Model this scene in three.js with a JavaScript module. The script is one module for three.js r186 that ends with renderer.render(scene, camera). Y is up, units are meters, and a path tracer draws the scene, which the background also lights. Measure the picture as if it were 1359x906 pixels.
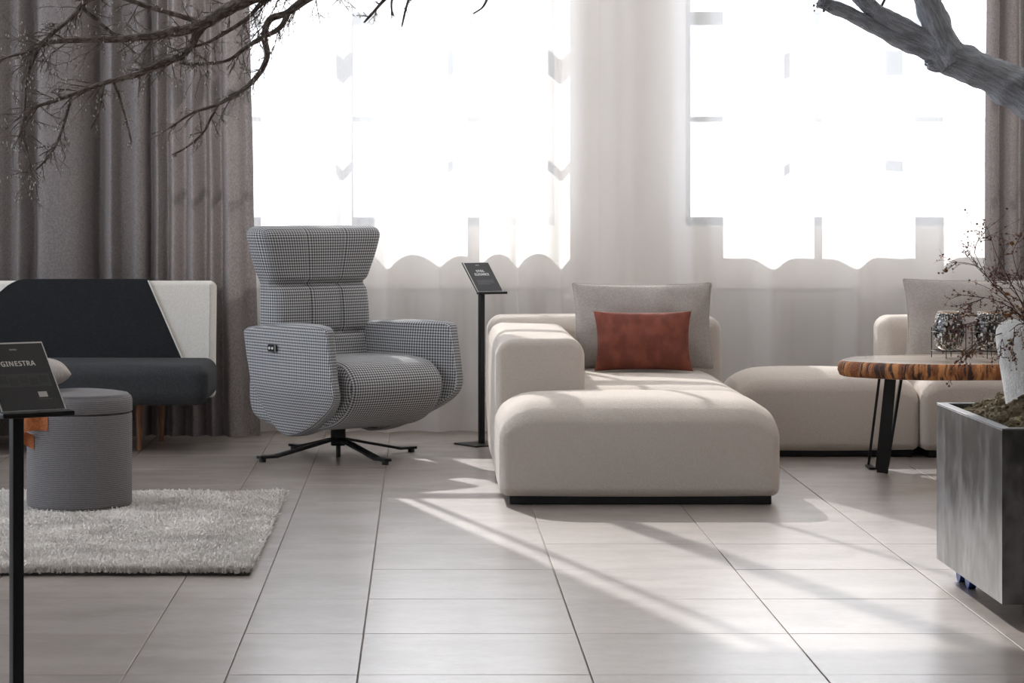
import * as THREE from 'three';
import { mergeGeometries } from 'three/addons/utils/BufferGeometryUtils.js';
import { RectAreaLightUniformsLib } from 'three/addons/lights/RectAreaLightUniformsLib.js';
import { ImprovedNoise } from 'three/addons/math/ImprovedNoise.js';

// ---------------------------------------------------------------- camera, sky, sun, exposure
// Photograph 1359 x 906; straight-on view with a shifted lens: vanishing point at (560, 262), focal length 3270 px, eye 1.23 m.
const F = 3270, CX = 560, CY = 262, EYE = 1.23;
const camera = new THREE.PerspectiveCamera(2 * Math.atan(644 / F) * 180 / Math.PI, 1598 / 1288, 0.1, 200);
camera.position.set(0, EYE, 0);
camera.lookAt(0, EYE, -10);
camera.setViewOffset(1598, 1288, 799 - CX, 644 - CY, 1359, 906);

const scene = new THREE.Scene();
scene.background = new THREE.Color().setRGB(2.55, 2.77, 3.1);      // bright hazy winter sky
const sun = new THREE.DirectionalLight(new THREE.Color(1.0, 0.985, 0.965), 9.8);
const SUN = new THREE.Vector3(0.3, -0.71, 1).normalize();
sun.position.copy(SUN).multiplyScalar(-30).add(new THREE.Vector3(0.5, 0, -10));
sun.target.position.set(0.5, 0, -10);
sun.castShadow = true;
sun.shadow.mapSize.set(4096, 4096);
Object.assign(sun.shadow.camera, { left: -8, right: 8, top: 8, bottom: -8, near: 1, far: 60 });
sun.name = 'sun';
scene.add(sun, sun.target);
RectAreaLightUniformsLib.init();

const renderer = new THREE.WebGLRenderer({ antialias: true });
renderer.toneMapping = THREE.LinearToneMapping;
renderer.toneMappingExposure = 1.08;
renderer.shadowMap.enabled = true;
renderer.shadowMap.type = THREE.PCFSoftShadowMap;

// ---------------------------------------------------------------- helpers
let seedv = 12345;
const rnd = () => { seedv = (seedv * 1664525 + 1013904223) >>> 0; return seedv / 4294967296; };
const rr = (a, b) => a + (b - a) * rnd();
const V = (x, y, z) => new THREE.Vector3(x, y, z);
const clamp = (x, a, b) => Math.min(b, Math.max(a, x));
const sstep = (a, b, x) => { const t = clamp((x - a) / (b - a), 0, 1); return t * t * (3 - 2 * t); };
const perlin = new ImprovedNoise();
const noise3 = (x, y, z) => perlin.noise(x, y, z);
const fbm = (x, y, z, o = 4) => { let s = 0, a = 0.5, f = 1; for (let i = 0; i < o; i++) { s += a * perlin.noise(x * f, y * f, z * f); a *= 0.5; f *= 2; } return s; };
// a pixel of the photograph at depth d (metres in front of the camera)
const at = (px, py, d) => V((px - CX) * d / F, EYE - (py - CY) * d / F, -d);
const X = (px, d) => (px - CX) * d / F;
const Y = (py, d) => EYE - (py - CY) * d / F;

const used = {};
function numbered(name) {
  const n = used[name] = (used[name] ?? -1) + 1;
  return n ? `${name}_${String(n).padStart(3, '0')}` : name;
}
function tag(o, label, category, group) { o.userData.label = label; o.userData.category = category; if (group) o.userData.group = group; return o; }
function thing(name, label, category, pos = [0, 0, 0], turn = 0, group) {
  const o = new THREE.Group(); o.name = numbered(name); scene.add(o);
  o.position.set(...pos); o.rotation.y = turn;
  return tag(o, label, category, group);
}
function mesh(name, geo, mat, parent) {
  const g = Array.isArray(geo) ? merge(geo) : geo;
  const m = new THREE.Mesh(g, mat);
  m.castShadow = m.receiveShadow = true;
  m.name = parent ? name : numbered(name);
  (parent ?? scene).add(m);
  return m;
}
function struct(name, geo, mat, label, category) {
  const m = mesh(name, geo, mat); m.userData.kind = 'structure';
  if (label) tag(m, label, category);
  return m;
}
function stuff(o) { o.userData.kind = 'stuff'; return o; }
function merge(list) {
  return list.length === 1 ? list[0] : mergeGeometries(list.map((g) => { const h = g.index ? g.toNonIndexed() : g; for (const k of Object.keys(h.attributes)) if (!['position', 'normal', 'uv'].includes(k)) h.deleteAttribute(k); return h; }));
}
function uvBox(g, s = 1) {   // uv in metres by dominant normal
  const h = g.index ? g.toNonIndexed() : g, p = h.attributes.position, uv = new Float32Array(p.count * 2), a = V(), b = V(), c = V();
  for (let i = 0; i < p.count; i += 3) {
    a.fromBufferAttribute(p, i); b.fromBufferAttribute(p, i + 1); c.fromBufferAttribute(p, i + 2);
    const n = b.clone().sub(a).cross(c.clone().sub(a)), ax = Math.abs(n.x), ay = Math.abs(n.y), az = Math.abs(n.z);
    [a, b, c].forEach((v, k) => { const w = ax > ay && ax > az ? [v.z, v.y] : ay > az ? [v.x, v.z] : [v.x, v.y]; uv[(i + k) * 2] = w[0] * s; uv[(i + k) * 2 + 1] = w[1] * s; });
  }
  h.setAttribute('uv', new THREE.BufferAttribute(uv, 2));
  return h;
}
function box(x0, x1, y0, y1, z0, z1) { const g = new THREE.BoxGeometry(x1 - x0, y1 - y0, z1 - z0); g.translate((x0 + x1) / 2, (y0 + y1) / 2, (z0 + z1) / 2); return uvBox(g); }
// box with small chamfered edges
function cbox(x0, x1, y0, y1, z0, z1, c = 0.004) {
  const g = roundBox(x1 - x0, y1 - y0, z1 - z0, { r: c, arc: 1, flat: 1 }); g.translate((x0 + x1) / 2, y0, (z0 + z1) / 2); return g;
}
function smooth(g, outward = true) {   // smooth normals across coincident vertices
  g.computeVertexNormals();
  const p = g.attributes.position, n = g.attributes.normal, m = new Map(), key = (i) => `${Math.round(p.getX(i) * 5e4)},${Math.round(p.getY(i) * 5e4)},${Math.round(p.getZ(i) * 5e4)}`;
  for (let i = 0; i < p.count; i++) { const k = key(i), e = m.get(k) ?? [0, 0, 0]; e[0] += n.getX(i); e[1] += n.getY(i); e[2] += n.getZ(i); m.set(k, e); }
  for (let i = 0; i < p.count; i++) { const e = m.get(key(i)), l = Math.hypot(...e) || 1; n.setXYZ(i, e[0] / l, e[1] / l, e[2] / l); }
  if (outward) {
    g.computeBoundingBox(); const c = g.boundingBox.getCenter(V()); let s = 0;
    for (let i = 0; i < p.count; i++) s += (p.getX(i) - c.x) * n.getX(i) + (p.getY(i) - c.y) * n.getY(i) + (p.getZ(i) - c.z) * n.getZ(i);
    if (s < 0) {
      const ix = g.index.array; for (let i = 0; i < ix.length; i += 3) { const t = ix[i]; ix[i] = ix[i + 1]; ix[i + 1] = t; }
      for (let i = 0; i < n.array.length; i++) n.array[i] *= -1;
    }
  }
  return g;
}
// rounded, softly swollen box standing on y = 0, uv in metres; deform(v) may move every vertex
function roundBox(w, h, d, { r = 0.05, arc = 4, flat = 8, bulge = [0, 0, 0], deform } = {}) {
  r = Math.min(r, w / 2 - 1e-4, h / 2 - 1e-4, d / 2 - 1e-4);
  const axis = (l) => { const a = [], q = l / 2; for (let i = 0; i <= arc; i++) a.push(-q + r * (1 - Math.tan(Math.PI / 4 * (1 - i / arc)))); for (let i = 1; i < flat; i++) a.push(-q + r + (l - 2 * r) * i / flat); for (let i = arc; i >= 0; i--) a.push(q - r * (1 - Math.tan(Math.PI / 4 * (1 - i / arc)))); return a; };
  const A = [axis(w), axis(h), axis(d)], n = A[0].length - 1, g = new THREE.BoxGeometry(1, 1, 1, n, n, n), p = g.attributes.position, uv = g.attributes.uv, nn = g.attributes.normal, L = [w, h, d], v = [0, 0, 0];
  for (let i = 0; i < p.count; i++) {
    for (let k = 0; k < 3; k++) v[k] = A[k][Math.round((p.getComponent(i, k) + 0.5) * n)];
    const ax = Math.abs(nn.getX(i)) > 0.5 ? 0 : Math.abs(nn.getY(i)) > 0.5 ? 1 : 2;
    uv.setXY(i, ...(ax === 0 ? [v[2], v[1]] : ax === 1 ? [v[0], v[2]] : [v[0], v[1]]));
    const c = v.map((x, k) => clamp(x, -L[k] / 2 + r, L[k] / 2 - r)), o = v.map((x, k) => x - c[k]), l = Math.hypot(...o) || 1;
    const q = c.map((x, k) => x + o[k] / l * r), u = q.map((x, k) => 2 * x / L[k]);
    for (let k = 0; k < 3; k++) { const a = (k + 1) % 3, b = (k + 2) % 3; q[k] += bulge[k] * u[k] * Math.max(0, 1 - u[a] * u[a]) * Math.max(0, 1 - u[b] * u[b]); }
    const t = V(q[0], q[1] + h / 2, q[2]); deform?.(t, u);
    p.setXYZ(i, t.x, t.y, t.z);
  }
  return smooth(g);
}
// a flat solid: closed outline [[a, b]...] in the z-y plane, thickness along x, rounded rim and swollen faces
function plateSolid(outline, thick, { r = 0.03, bulge = 0, N = 96, rings = 8, deform } = {}) {
  const curve = new THREE.CatmullRomCurve3(outline.map(([z, y]) => V(0, y, z)), true, 'centripetal'), pts = curve.getSpacedPoints(N).slice(0, N);
  const c = pts.reduce((s, p) => s.add(p), V()).multiplyScalar(1 / N), len = curve.getLength();
  const nrm = pts.map((p, i) => { const t = pts[(i + 1) % N].clone().sub(pts[(i + N - 1) % N]); const n = V(0, -t.z, t.y).normalize(); return n.dot(p.clone().sub(c)) < 0 ? n.negate() : n; });
  const pos = [], uv = [], idx = [];
  const ringAt = (al, side) => pts.map((p, i) => p.clone().addScaledVector(nrm[i], -r * (1 - Math.cos(al))).setX(side * (thick / 2 - r + r * Math.sin(al))));
  const addGrid = (rows) => { const b = pos.length / 3, m = rows[0].length; rows.forEach((row) => row.forEach(([p, u, w]) => { const q = p.clone(); deform?.(q); pos.push(q.x, q.y, q.z); uv.push(u, w); })); for (let j = 0; j < rows.length - 1; j++) for (let i = 0; i < m - 1; i++) { const a = b + j * m + i, e = a + m; idx.push(a, e, a + 1, a + 1, e, e + 1); } };
  const close = (row) => [...row, row[0]];
  const band = [];
  for (let k = -4; k <= 4; k++) { const al = k / 4 * Math.PI / 4; const row = ringAt(Math.abs(al), Math.sign(k) || 1); if (k === 0) row.forEach((p) => p.setX(0)); band.push(close(row).map((p, i) => [p, len * i / N, p.x])); }
  addGrid(band);
  for (const s of [-1, 1]) {
    const rows = [];
    for (let k = 4; k <= 8; k++) rows.push(close(ringAt(k / 8 * Math.PI / 2, s)).map((p) => [p, p.z, p.y]));
    const rim = ringAt(Math.PI / 2, s);
    for (let k = 1; k <= rings; k++) { const f = 1 - k / rings; rows.push(close(rim.map((p) => V(p.x + s * bulge * (1 - f * f), c.y + (p.y - c.y) * f, c.z + (p.z - c.z) * f))).map((p) => [p, p.z, p.y])); }
    addGrid(s > 0 ? rows : rows.map((row) => [...row].reverse()));
  }
  const g = new THREE.BufferGeometry();
  g.setAttribute('position', new THREE.Float32BufferAttribute(pos, 3)); g.setAttribute('uv', new THREE.Float32BufferAttribute(uv, 2)); g.setIndex(idx);
  return smooth(g);
}
// tapered tube through points with radii
function tube(points, radii, { seg = 6, n, cap = true, bump = 0 } = {}) {
  const curve = points.length > 2 ? new THREE.CatmullRomCurve3(points, false, 'centripetal') : new THREE.LineCurve3(points[0], points[1]);
  n ??= Math.max(2, points.length * 3);
  if (points.length === 2) n = 1;
  const P = [], R = [];
  for (let i = 0; i <= n; i++) { const t = i / n; P.push(curve.getPoint(t)); const f = t * (radii.length - 1), k = Math.min(radii.length - 2, Math.floor(f)); R.push(radii.length === 1 ? radii[0] : radii[k] + (radii[k + 1] - radii[k]) * (f - k)); }
  const pos = [], nor = [], uv = [], idx = [];
  let up = V(0.13, 1, 0.21), L = 0;
  for (let i = 0; i <= n; i++) {
    const t = P[Math.min(n, i + 1)].clone().sub(P[Math.max(0, i - 1)]).normalize();
    const s = up.clone().cross(t); if (s.lengthSq() < 1e-6) s.set(1, 0, 0).cross(t); s.normalize(); up = t.clone().cross(s).normalize();
    if (i) L += P[i].distanceTo(P[i - 1]);
    for (let k = 0; k <= seg; k++) {
      const a = k / seg * 2 * Math.PI, d = s.clone().multiplyScalar(Math.cos(a)).addScaledVector(up, Math.sin(a));
      const rad = R[i] * (1 + (bump ? bump * noise3(Math.cos(a) * 1.5 + L * 9, Math.sin(a) * 1.5 + 7, L * 22) : 0)), q = P[i].clone().addScaledVector(d, rad);
      pos.push(q.x, q.y, q.z); nor.push(d.x, d.y, d.z); uv.push(k / seg * 2 * Math.PI * R[0], L);
    }
  }
  for (let i = 0; i < n; i++) for (let k = 0; k < seg; k++) { const a = i * (seg + 1) + k, b = a + seg + 1; idx.push(a, a + 1, b, a + 1, b + 1, b); }
  if (cap) for (const [i, s] of [[0, 0], [n, 1]]) {
    const b = pos.length / 3, t = P[i ? n : 1].clone().sub(P[i ? n - 1 : 0]).normalize().multiplyScalar(s ? 1 : -1);
    pos.push(P[i].x, P[i].y, P[i].z); nor.push(t.x, t.y, t.z); uv.push(0, 0);
    for (let k = 0; k < seg; k++) { const a = i * (seg + 1) + k; s ? idx.push(a, a + 1, b) : idx.push(a + 1, a, b); }
  }
  const g = new THREE.BufferGeometry();
  g.setAttribute('position', new THREE.Float32BufferAttribute(pos, 3)); g.setAttribute('normal', new THREE.Float32BufferAttribute(nor, 3)); g.setAttribute('uv', new THREE.Float32BufferAttribute(uv, 2)); g.setIndex(idx);
  if (bump) smooth(g, false);
  return g;
}
// square bar between two points: width w (across, along `side`), thickness t
function bar(a, b, w, t, side = V(1, 0, 0)) {
  const d = b.clone().sub(a), l = d.length(), y = d.clone().normalize(), z = side.clone().cross(y).normalize(), x = y.clone().cross(z);
  const g = roundBox(w, l, t, { r: Math.min(w, t) * 0.2, arc: 1, flat: 1 });
  return g.applyMatrix4(new THREE.Matrix4().makeBasis(x, y, z).setPosition(a));
}
function lathe(profile, seg = 48) { const g = new THREE.LatheGeometry(profile.map(([r, y]) => new THREE.Vector2(r, y)), seg); return g; }
// throw cushion in the x-y plane, thickness along z, standing on y = 0
function cushion(w, h, t, { pinch = 0.05, n = 28, wr = 0.004, seed = 0 } = {}) {
  const pos = [], uv = [], idx = [];
  for (const s of [1, -1]) {
    const b = pos.length / 3;
    for (let j = 0; j <= n; j++) for (let i = 0; i <= n; i++) {
      const u = Math.sin((i / n - 0.5) * Math.PI), v = Math.sin((j / n - 0.5) * Math.PI);
      const e = Math.pow(Math.max(0, 1 - u * u), 0.42) * Math.pow(Math.max(0, 1 - v * v), 0.42);
      const x = u * w / 2 * (1 - pinch * (1 - v * v)), y = v * h / 2 * (1 - pinch * (1 - u * u));
      pos.push(x, y + h / 2, s * (t / 2 * e + (e > 0.01 ? wr * e * noise3(x * 9 + seed, y * 9, s * 3 + seed) : 0))); uv.push(x, y);
    }
    for (let j = 0; j < n; j++) for (let i = 0; i < n; i++) { const a = b + j * (n + 1) + i, c = a + n + 1; s > 0 ? idx.push(a, a + 1, c, a + 1, c + 1, c) : idx.push(a, c, a + 1, a + 1, c, c + 1); }
  }
  const g = new THREE.BufferGeometry();
  g.setAttribute('position', new THREE.Float32BufferAttribute(pos, 3)); g.setAttribute('uv', new THREE.Float32BufferAttribute(uv, 2)); g.setIndex(idx);
  return smooth(g);
}
function cushionEdge(w, h, pinch, r) {
  const p = [];
  const q = 16, pt = (u, v) => V(u * w / 2 * (1 - pinch * (1 - v * v)), v * h / 2 * (1 - pinch * (1 - u * u)) + h / 2, 0);
  for (let i = 0; i < q; i++) p.push(pt(-1 + 2 * i / q, 1)); for (let i = 0; i < q; i++) p.push(pt(1, 1 - 2 * i / q)); for (let i = 0; i < q; i++) p.push(pt(1 - 2 * i / q, -1)); for (let i = 0; i <= q; i++) p.push(pt(-1, -1 + 2 * i / q));
  return tube(p, [r], { seg: 6, n: 128, cap: false });
}

// ---------------------------------------------------------------- textures
const hash = (x, y, s) => { let h = (x * 374761393 + y * 668265263 + s * 1442695041) | 0; h = Math.imul(h ^ (h >>> 13), 1274126177); return ((h ^ (h >>> 16)) >>> 0) / 4294967296; };
function vnoise(x, y, px, py, s) {   // tileable value noise
  const ix = Math.floor(x), iy = Math.floor(y), fx = x - ix, fy = y - iy, u = fx * fx * (3 - 2 * fx), v = fy * fy * (3 - 2 * fy), m = (a, b) => ((a % b) + b) % b;
  const h = (a, b) => hash(m(a, px), m(b, py), s);
  return (h(ix, iy) * (1 - u) + h(ix + 1, iy) * u) * (1 - v) + (h(ix, iy + 1) * (1 - u) + h(ix + 1, iy + 1) * u) * v;
}
function tfbm(u, v, fx, fy, o, s) { let t = 0, a = 0.5, n = 0; for (let i = 0; i < o; i++) { t += a * vnoise(u * fx, v * fy, fx, fy, s + i * 17); n += a; a *= 0.5; fx *= 2; fy *= 2; } return t / n; }
function tex(size, fn, { srgb = false, metres = 1, h = size } = {}) {
  const data = new Uint8Array(size * h * 4);
  for (let j = 0; j < h; j++) for (let i = 0; i < size; i++) { const c = fn((i + 0.5) / size, (j + 0.5) / h), k = (j * size + i) * 4; for (let q = 0; q < 3; q++) data[k + q] = clamp(Array.isArray(c) ? c[q] : c, 0, 255); data[k + 3] = 255; }
  const t = new THREE.DataTexture(data, size, h); t.wrapS = t.wrapT = THREE.RepeatWrapping; t.magFilter = THREE.LinearFilter; t.minFilter = THREE.LinearMipmapLinearFilter; t.generateMipmaps = true;
  if (srgb) t.colorSpace = THREE.SRGBColorSpace;
  const m = [].concat(metres); t.repeat.set(1 / m[0], 1 / (m[1] ?? m[0])); t.needsUpdate = true;
  return t;
}
const mixc = (a, b, t) => a.map((x, i) => x + (b[i] - x) * t);
const std = (o) => new THREE.MeshStandardMaterial({ roughness: 0.8, ...o });
const phys = (o) => new THREE.MeshPhysicalMaterial({ roughness: 0.8, ...o });

const weaveBump = tex(512, (u, v) => { const a = Math.sin(u * 2 * Math.PI * 64) * Math.sin(v * 2 * Math.PI * 64); return 128 + 50 * a + 150 * (tfbm(u, v, 64, 64, 2, 3) - 0.5); }, { metres: 0.16 });
const boucleBump = tex(512, (u, v) => 255 * (0.7 * tfbm(u, v, 90, 90, 2, 5) + 0.3 * tfbm(u, v, 12, 12, 3, 9)), { metres: 0.3 });
const mottle = (a, b, fx, fy, metres, s, o = 5, size = 512) => tex(size, (u, v) => mixc(a, b, sstep(0.25, 0.75, tfbm(u, v, fx, fy, o, s))), { srgb: true, metres });

const M = {};
M.wall = std({ color: '#e8e3de', roughness: 0.92, bumpMap: boucleBump, bumpScale: 0.0006 });
M.ceiling = std({ color: '#ebe9e6', roughness: 0.95 });
M.frame = std({ color: '#8d9399', roughness: 0.45, metalness: 0.2 });
M.glass = phys({ color: '#ffffff', roughness: 0.0, transmission: 1, thickness: 0, ior: 1.5, side: THREE.DoubleSide });
M.grout = std({ color: '#8f8780', roughness: 0.9 });
M.outside = std({ color: '#cfd0d0', roughness: 0.95 });
M.radiator = std({ color: '#cbc8c5', roughness: 0.45 });  // greyed in colour to carry the shade on the panel fronts
M.sheer = phys({ color: '#f7f5f3', roughness: 0.71, transmission: 0.78, thickness: 0, specularIntensity: 0, side: THREE.DoubleSide });
const drapeMap = mottle([130, 124, 123], [150, 142, 140], 120, 90, [0.5, 0.5], 21, 3);
M.drape = phys({ map: drapeMap, roughness: 1, transmission: 0.22, thickness: 0, specularIntensity: 0, bumpMap: weaveBump, bumpScale: 0.0006, side: THREE.DoubleSide });
M.upholstery = phys({ map: mottle([193, 183, 174], [201, 192, 183], 120, 120, 0.3, 31, 2), roughness: 0.95, bumpMap: boucleBump, bumpScale: 0.0016, sheen: 0.25, sheenRoughness: 0.6, sheenColor: new THREE.Color('#fff4ea') });
M.cushionCloth = std({ map: mottle([164, 156, 150], [179, 171, 165], 110, 110, 0.35, 33, 3), roughness: 0.95, bumpMap: weaveBump, bumpScale: 0.0008 });
M.rust = phys({ map: mottle([112, 58, 44], [132, 71, 54], 16, 12, 0.5, 41, 4), roughness: 0.85, sheen: 0.6, sheenRoughness: 0.4, sheenColor: new THREE.Color('#d8805c'), bumpMap: boucleBump, bumpScale: 0.0008 });
M.plinth = std({ color: '#17181b', roughness: 0.6 });
M.blackMetal = std({ color: '#232426', roughness: 0.42, metalness: 0.5 });
M.darkMetal = std({ color: '#2a2b2c', roughness: 0.38, metalness: 0.6 });
M.charcoal = std({ map: mottle([21, 24, 27], [32, 35, 38], 90, 90, 0.3, 51, 3), roughness: 0.92, bumpMap: weaveBump, bumpScale: 0.0008 });
M.seatGrey = std({ map: mottle([44, 46, 49], [58, 60, 62], 90, 90, 0.3, 53, 3), roughness: 0.95, bumpMap: weaveBump, bumpScale: 0.0008 });
M.cream = std({ map: mottle([222, 217, 208], [234, 230, 223], 90, 90, 0.3, 55, 3), roughness: 0.95, bumpMap: weaveBump, bumpScale: 0.0008 });
M.wood = std({ map: mottle([104, 66, 40], [146, 98, 62], 26, 3, [0.15, 0.4], 61, 4), roughness: 0.5 });
M.leather = std({ map: mottle([146, 78, 34], [176, 100, 48], 18, 18, 0.12, 63, 4), roughness: 0.55 });
M.pouf = std({ map: tex(256, (u, v) => { const c = 118 + 16 * Math.sin(v * 2 * Math.PI * 16) + 22 * (tfbm(u, v, 40, 40, 3, 71) - 0.5); return [c, c - 3, c - 2]; }, { srgb: true, metres: 0.12 }), roughness: 0.95, bumpMap: tex(256, (u, v) => 128 + 90 * Math.sin(v * 2 * Math.PI * 16) + 30 * (tfbm(u, v, 60, 60, 2, 72) - 0.5), { metres: 0.12 }), bumpScale: 0.001 });
M.houndstooth = (() => {
  const light = [198, 197, 196], dark = [47, 50, 58];
  const t = tex(128, (u, v) => { const e = (a) => sstep(0.44, 0.52, (a * 4) % 1) * sstep(0.98, 0.93, (a * 4) % 1), a = e(u), b = e(v), q = (hash(Math.floor(u * 128), Math.floor(v * 128), 3) - 0.5) * 24; return mixc(light, dark, clamp(a * b * 0.98 + (a + b - 2 * a * b) * 0.42, 0, 1)).map((c) => c + q); }, { srgb: true, metres: 0.054 });
  return phys({ map: t, roughness: 0.95, bumpMap: weaveBump, bumpScale: 0.0007, sheen: 0.2, sheenColor: new THREE.Color('#ffffff'), sheenRoughness: 0.7 });
})();
M.concrete = std({ map: tex(512, (u, v) => { const a = tfbm(u, v, 5, 4, 5, 81), b = tfbm(u, v, 18, 9, 4, 83), t = sstep(0.32, 0.7, 0.6 * a + 0.4 * b); return mixc([50, 49, 49], [122, 121, 123], t); }, { srgb: true, metres: [0.9, 0.9] }), roughness: 0.36, bumpMap: boucleBump, bumpScale: 0.0004 });
M.concreteRim = std({ color: '#8b8b8d', roughness: 0.6 });
M.soil = std({ color: '#2c241d', roughness: 1 });
M.moss = std({ map: mottle([92, 80, 58], [170, 154, 120], 20, 20, 0.12, 91, 4), roughness: 1, bumpMap: boucleBump, bumpScale: 0.004 });
M.blueRubber = std({ color: '#23458f', roughness: 0.5 });
M.ceramic = std({ map: mottle([232, 231, 228], [246, 245, 243], 16, 16, 0.2, 95, 4), roughness: 0.85, bumpMap: mottle([90, 90, 90], [200, 200, 200], 30, 30, 0.2, 97, 3), bumpScale: 0.004 });
M.bark = std({ map: mottle([160, 165, 174], [196, 200, 208], 20, 8, [0.12, 0.2], 101, 4), roughness: 0.95, bumpMap: boucleBump, bumpScale: 0.006 });  // pale tone takes in the glare of the bright windows
M.twig = std({ map: mottle([86, 76, 71], [138, 128, 121], 8, 60, [0.05, 0.6], 103, 3), roughness: 0.9 });
M.lichen = std({ color: '#d9d9d4', roughness: 1 });
M.dryStem = std({ color: '#4a342b', roughness: 0.9 });
M.dryLeaf = std({ color: '#6b4436', roughness: 0.8, side: THREE.DoubleSide });
M.dryLeafOchre = std({ color: '#9a6a35', roughness: 0.8, side: THREE.DoubleSide });
M.paper = std({ color: '#e9e7e4', roughness: 0.7 });
M.rugBase = std({ color: '#4b4643', roughness: 1 });
M.pile = std({ color: '#ffffff', roughness: 1, side: THREE.DoubleSide });
M.lampGlow = std({ color: '#ffffff', emissive: '#fff2e2', emissiveIntensity: 0.5 });
M.lampFrame = std({ color: '#f2f2f2', roughness: 0.5 });

// ---------------------------------------------------------------- structure
const D_SHEER = 12.87, D_WALL = 13.12, WALL_T = 0.34;
const RX0 = -4.4, RX1 = 5.2, RZ1 = 3.0, RZ0 = -D_WALL, RH = 5.2;
const SILL = 1.08, HEAD = 4.8;  // window heads out of view, set high to bring light onto floor and tops
const WIN = [[X(176, D_WALL), X(737, D_WALL)], [X(910, D_WALL), X(1471, D_WALL)]];

// floor: a bed of grout carrying 0.6 m tiles
const floor = struct('floor', box(RX0 - 0.3, RX1 + 0.3, -0.2, -0.004, RZ0 - WALL_T, RZ1 + 0.3), M.grout, 'taupe stone-look tiled floor with thin pale joints', 'floor');
{
  const tileMat = [0, 1, 2, 3, 4].map((s) => phys({
    map: tex(256, (u, v) => { const a = tfbm(u, v, 3, 5, 5, 200 + s * 31), b = tfbm(u, v, 30, 44, 3, 207 + s * 31), t = sstep(0.2, 0.8, a * 0.8 + b * 0.2); return mixc([126 + s * 1.5, 113 + s * 1.5, 105 + s], [156, 143, 135], t); }, { srgb: true, metres: 0.62 }),
    roughness: 0.49, ior: 2.3, clearcoat: 1, clearcoatRoughness: 0.25,
    bumpMap: boucleBump, bumpScale: 0.0001,
  }));
  const cols = []; for (let x = -0.165 - 0.6 * 7; x < RX1; x += 0.6) cols.push(x);
  const xs = [RX0, ...cols.filter((x) => x > RX0 + 0.05 && x < RX1 - 0.05), -0.502, RX1].sort((a, b) => a - b);
  const ds = []; for (let d = 6.354 - 0.6 * 15; d < D_WALL; d += 0.6) if (d > -RZ1 + 0.05) ds.push(d);
  const rows = [-RZ1, ...ds.filter((d) => d < D_WALL - 0.05), D_WALL];
  const cache = new Map(), far = [];
  for (let i = 0; i < xs.length - 1; i++) for (let j = 0; j < rows.length - 1; j++) {
    const w = xs[i + 1] - xs[i] - 0.004, l = rows[j + 1] - rows[j] - 0.004, cx = (xs[i] + xs[i + 1]) / 2, cd = (rows[j] + rows[j + 1]) / 2;
    const key = `${w.toFixed(3)},${l.toFixed(3)}`;
    if (!cache.has(key)) cache.set(key, cbox(-w / 2, w / 2, -0.012, 0, -l / 2, l / 2, 0.0012));
    const tx = rr(-1, 1) * 0.0012, tz = rr(-1, 1) * 0.0008, k = Math.floor(rnd() * 5);
    const near = cx > -2.7 && cx < 3.8 && cd > 4.6;
    if (near) { const t = mesh('tile', cache.get(key), tileMat[k], floor); t.position.set(cx, 0, -cd); t.rotation.set(tx, 0, tz); } else far.push(cache.get(key).clone().translate(cx, 0, -cd));
  }
  stuff(mesh('tiles', far, tileMat[2], floor));
}
struct('ceiling', box(RX0 - 0.3, RX1 + 0.3, RH, RH + 0.25, RZ0 - WALL_T, RZ1 + 0.3), M.ceiling, 'plain white ceiling above the showroom', 'ceiling');
struct('wall_back', [
  box(RX0, RX1, -0.2, SILL, RZ0 - WALL_T, RZ0), box(RX0, RX1, HEAD, RH, RZ0 - WALL_T, RZ0),
  box(RX0, WIN[0][0], SILL, HEAD, RZ0 - WALL_T, RZ0), box(WIN[0][1], WIN[1][0], SILL, HEAD, RZ0 - WALL_T, RZ0), box(WIN[1][1], RX1, SILL, HEAD, RZ0 - WALL_T, RZ0),
], M.wall, 'off-white wall with two tall windows behind the curtains', 'wall');
const LW = [[-12.3, -9.3], [-8.7, -5.7]];  // side windows out of view, placed to cast cool light on left-facing sides
struct('wall_left', [
  box(RX0 - 0.3, RX0, -0.2, 0.6, RZ0, RZ1), box(RX0 - 0.3, RX0, 4.8, RH, RZ0, RZ1),
  ...[RZ0, ...LW.flat(), RZ1].reduce((a, z, i, l) => (i % 2 ? a : [...a, box(RX0 - 0.3, RX0, 0.6, 4.8, z, l[i + 1])]), []),
], M.wall, 'off-white side wall with tall windows, out of view', 'wall');
struct('wall_right', box(RX1, RX1 + 0.3, -0.2, RH, RZ0, RZ1), M.wall, 'plain off-white side wall', 'wall');
struct('wall_front', box(RX0 - 0.3, RX1 + 0.3, -0.2, RH, RZ1, RZ1 + 0.3), M.wall, 'plain off-white wall opposite the curtained windows', 'wall');
{
  const g = struct('ground', box(-30, 30, -0.6, -0.5, -60, -D_WALL - WALL_T - 0.05), M.outside, 'pale paved ground outside the windows', 'ground');
  g.name = 'ground_outside';
}

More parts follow.
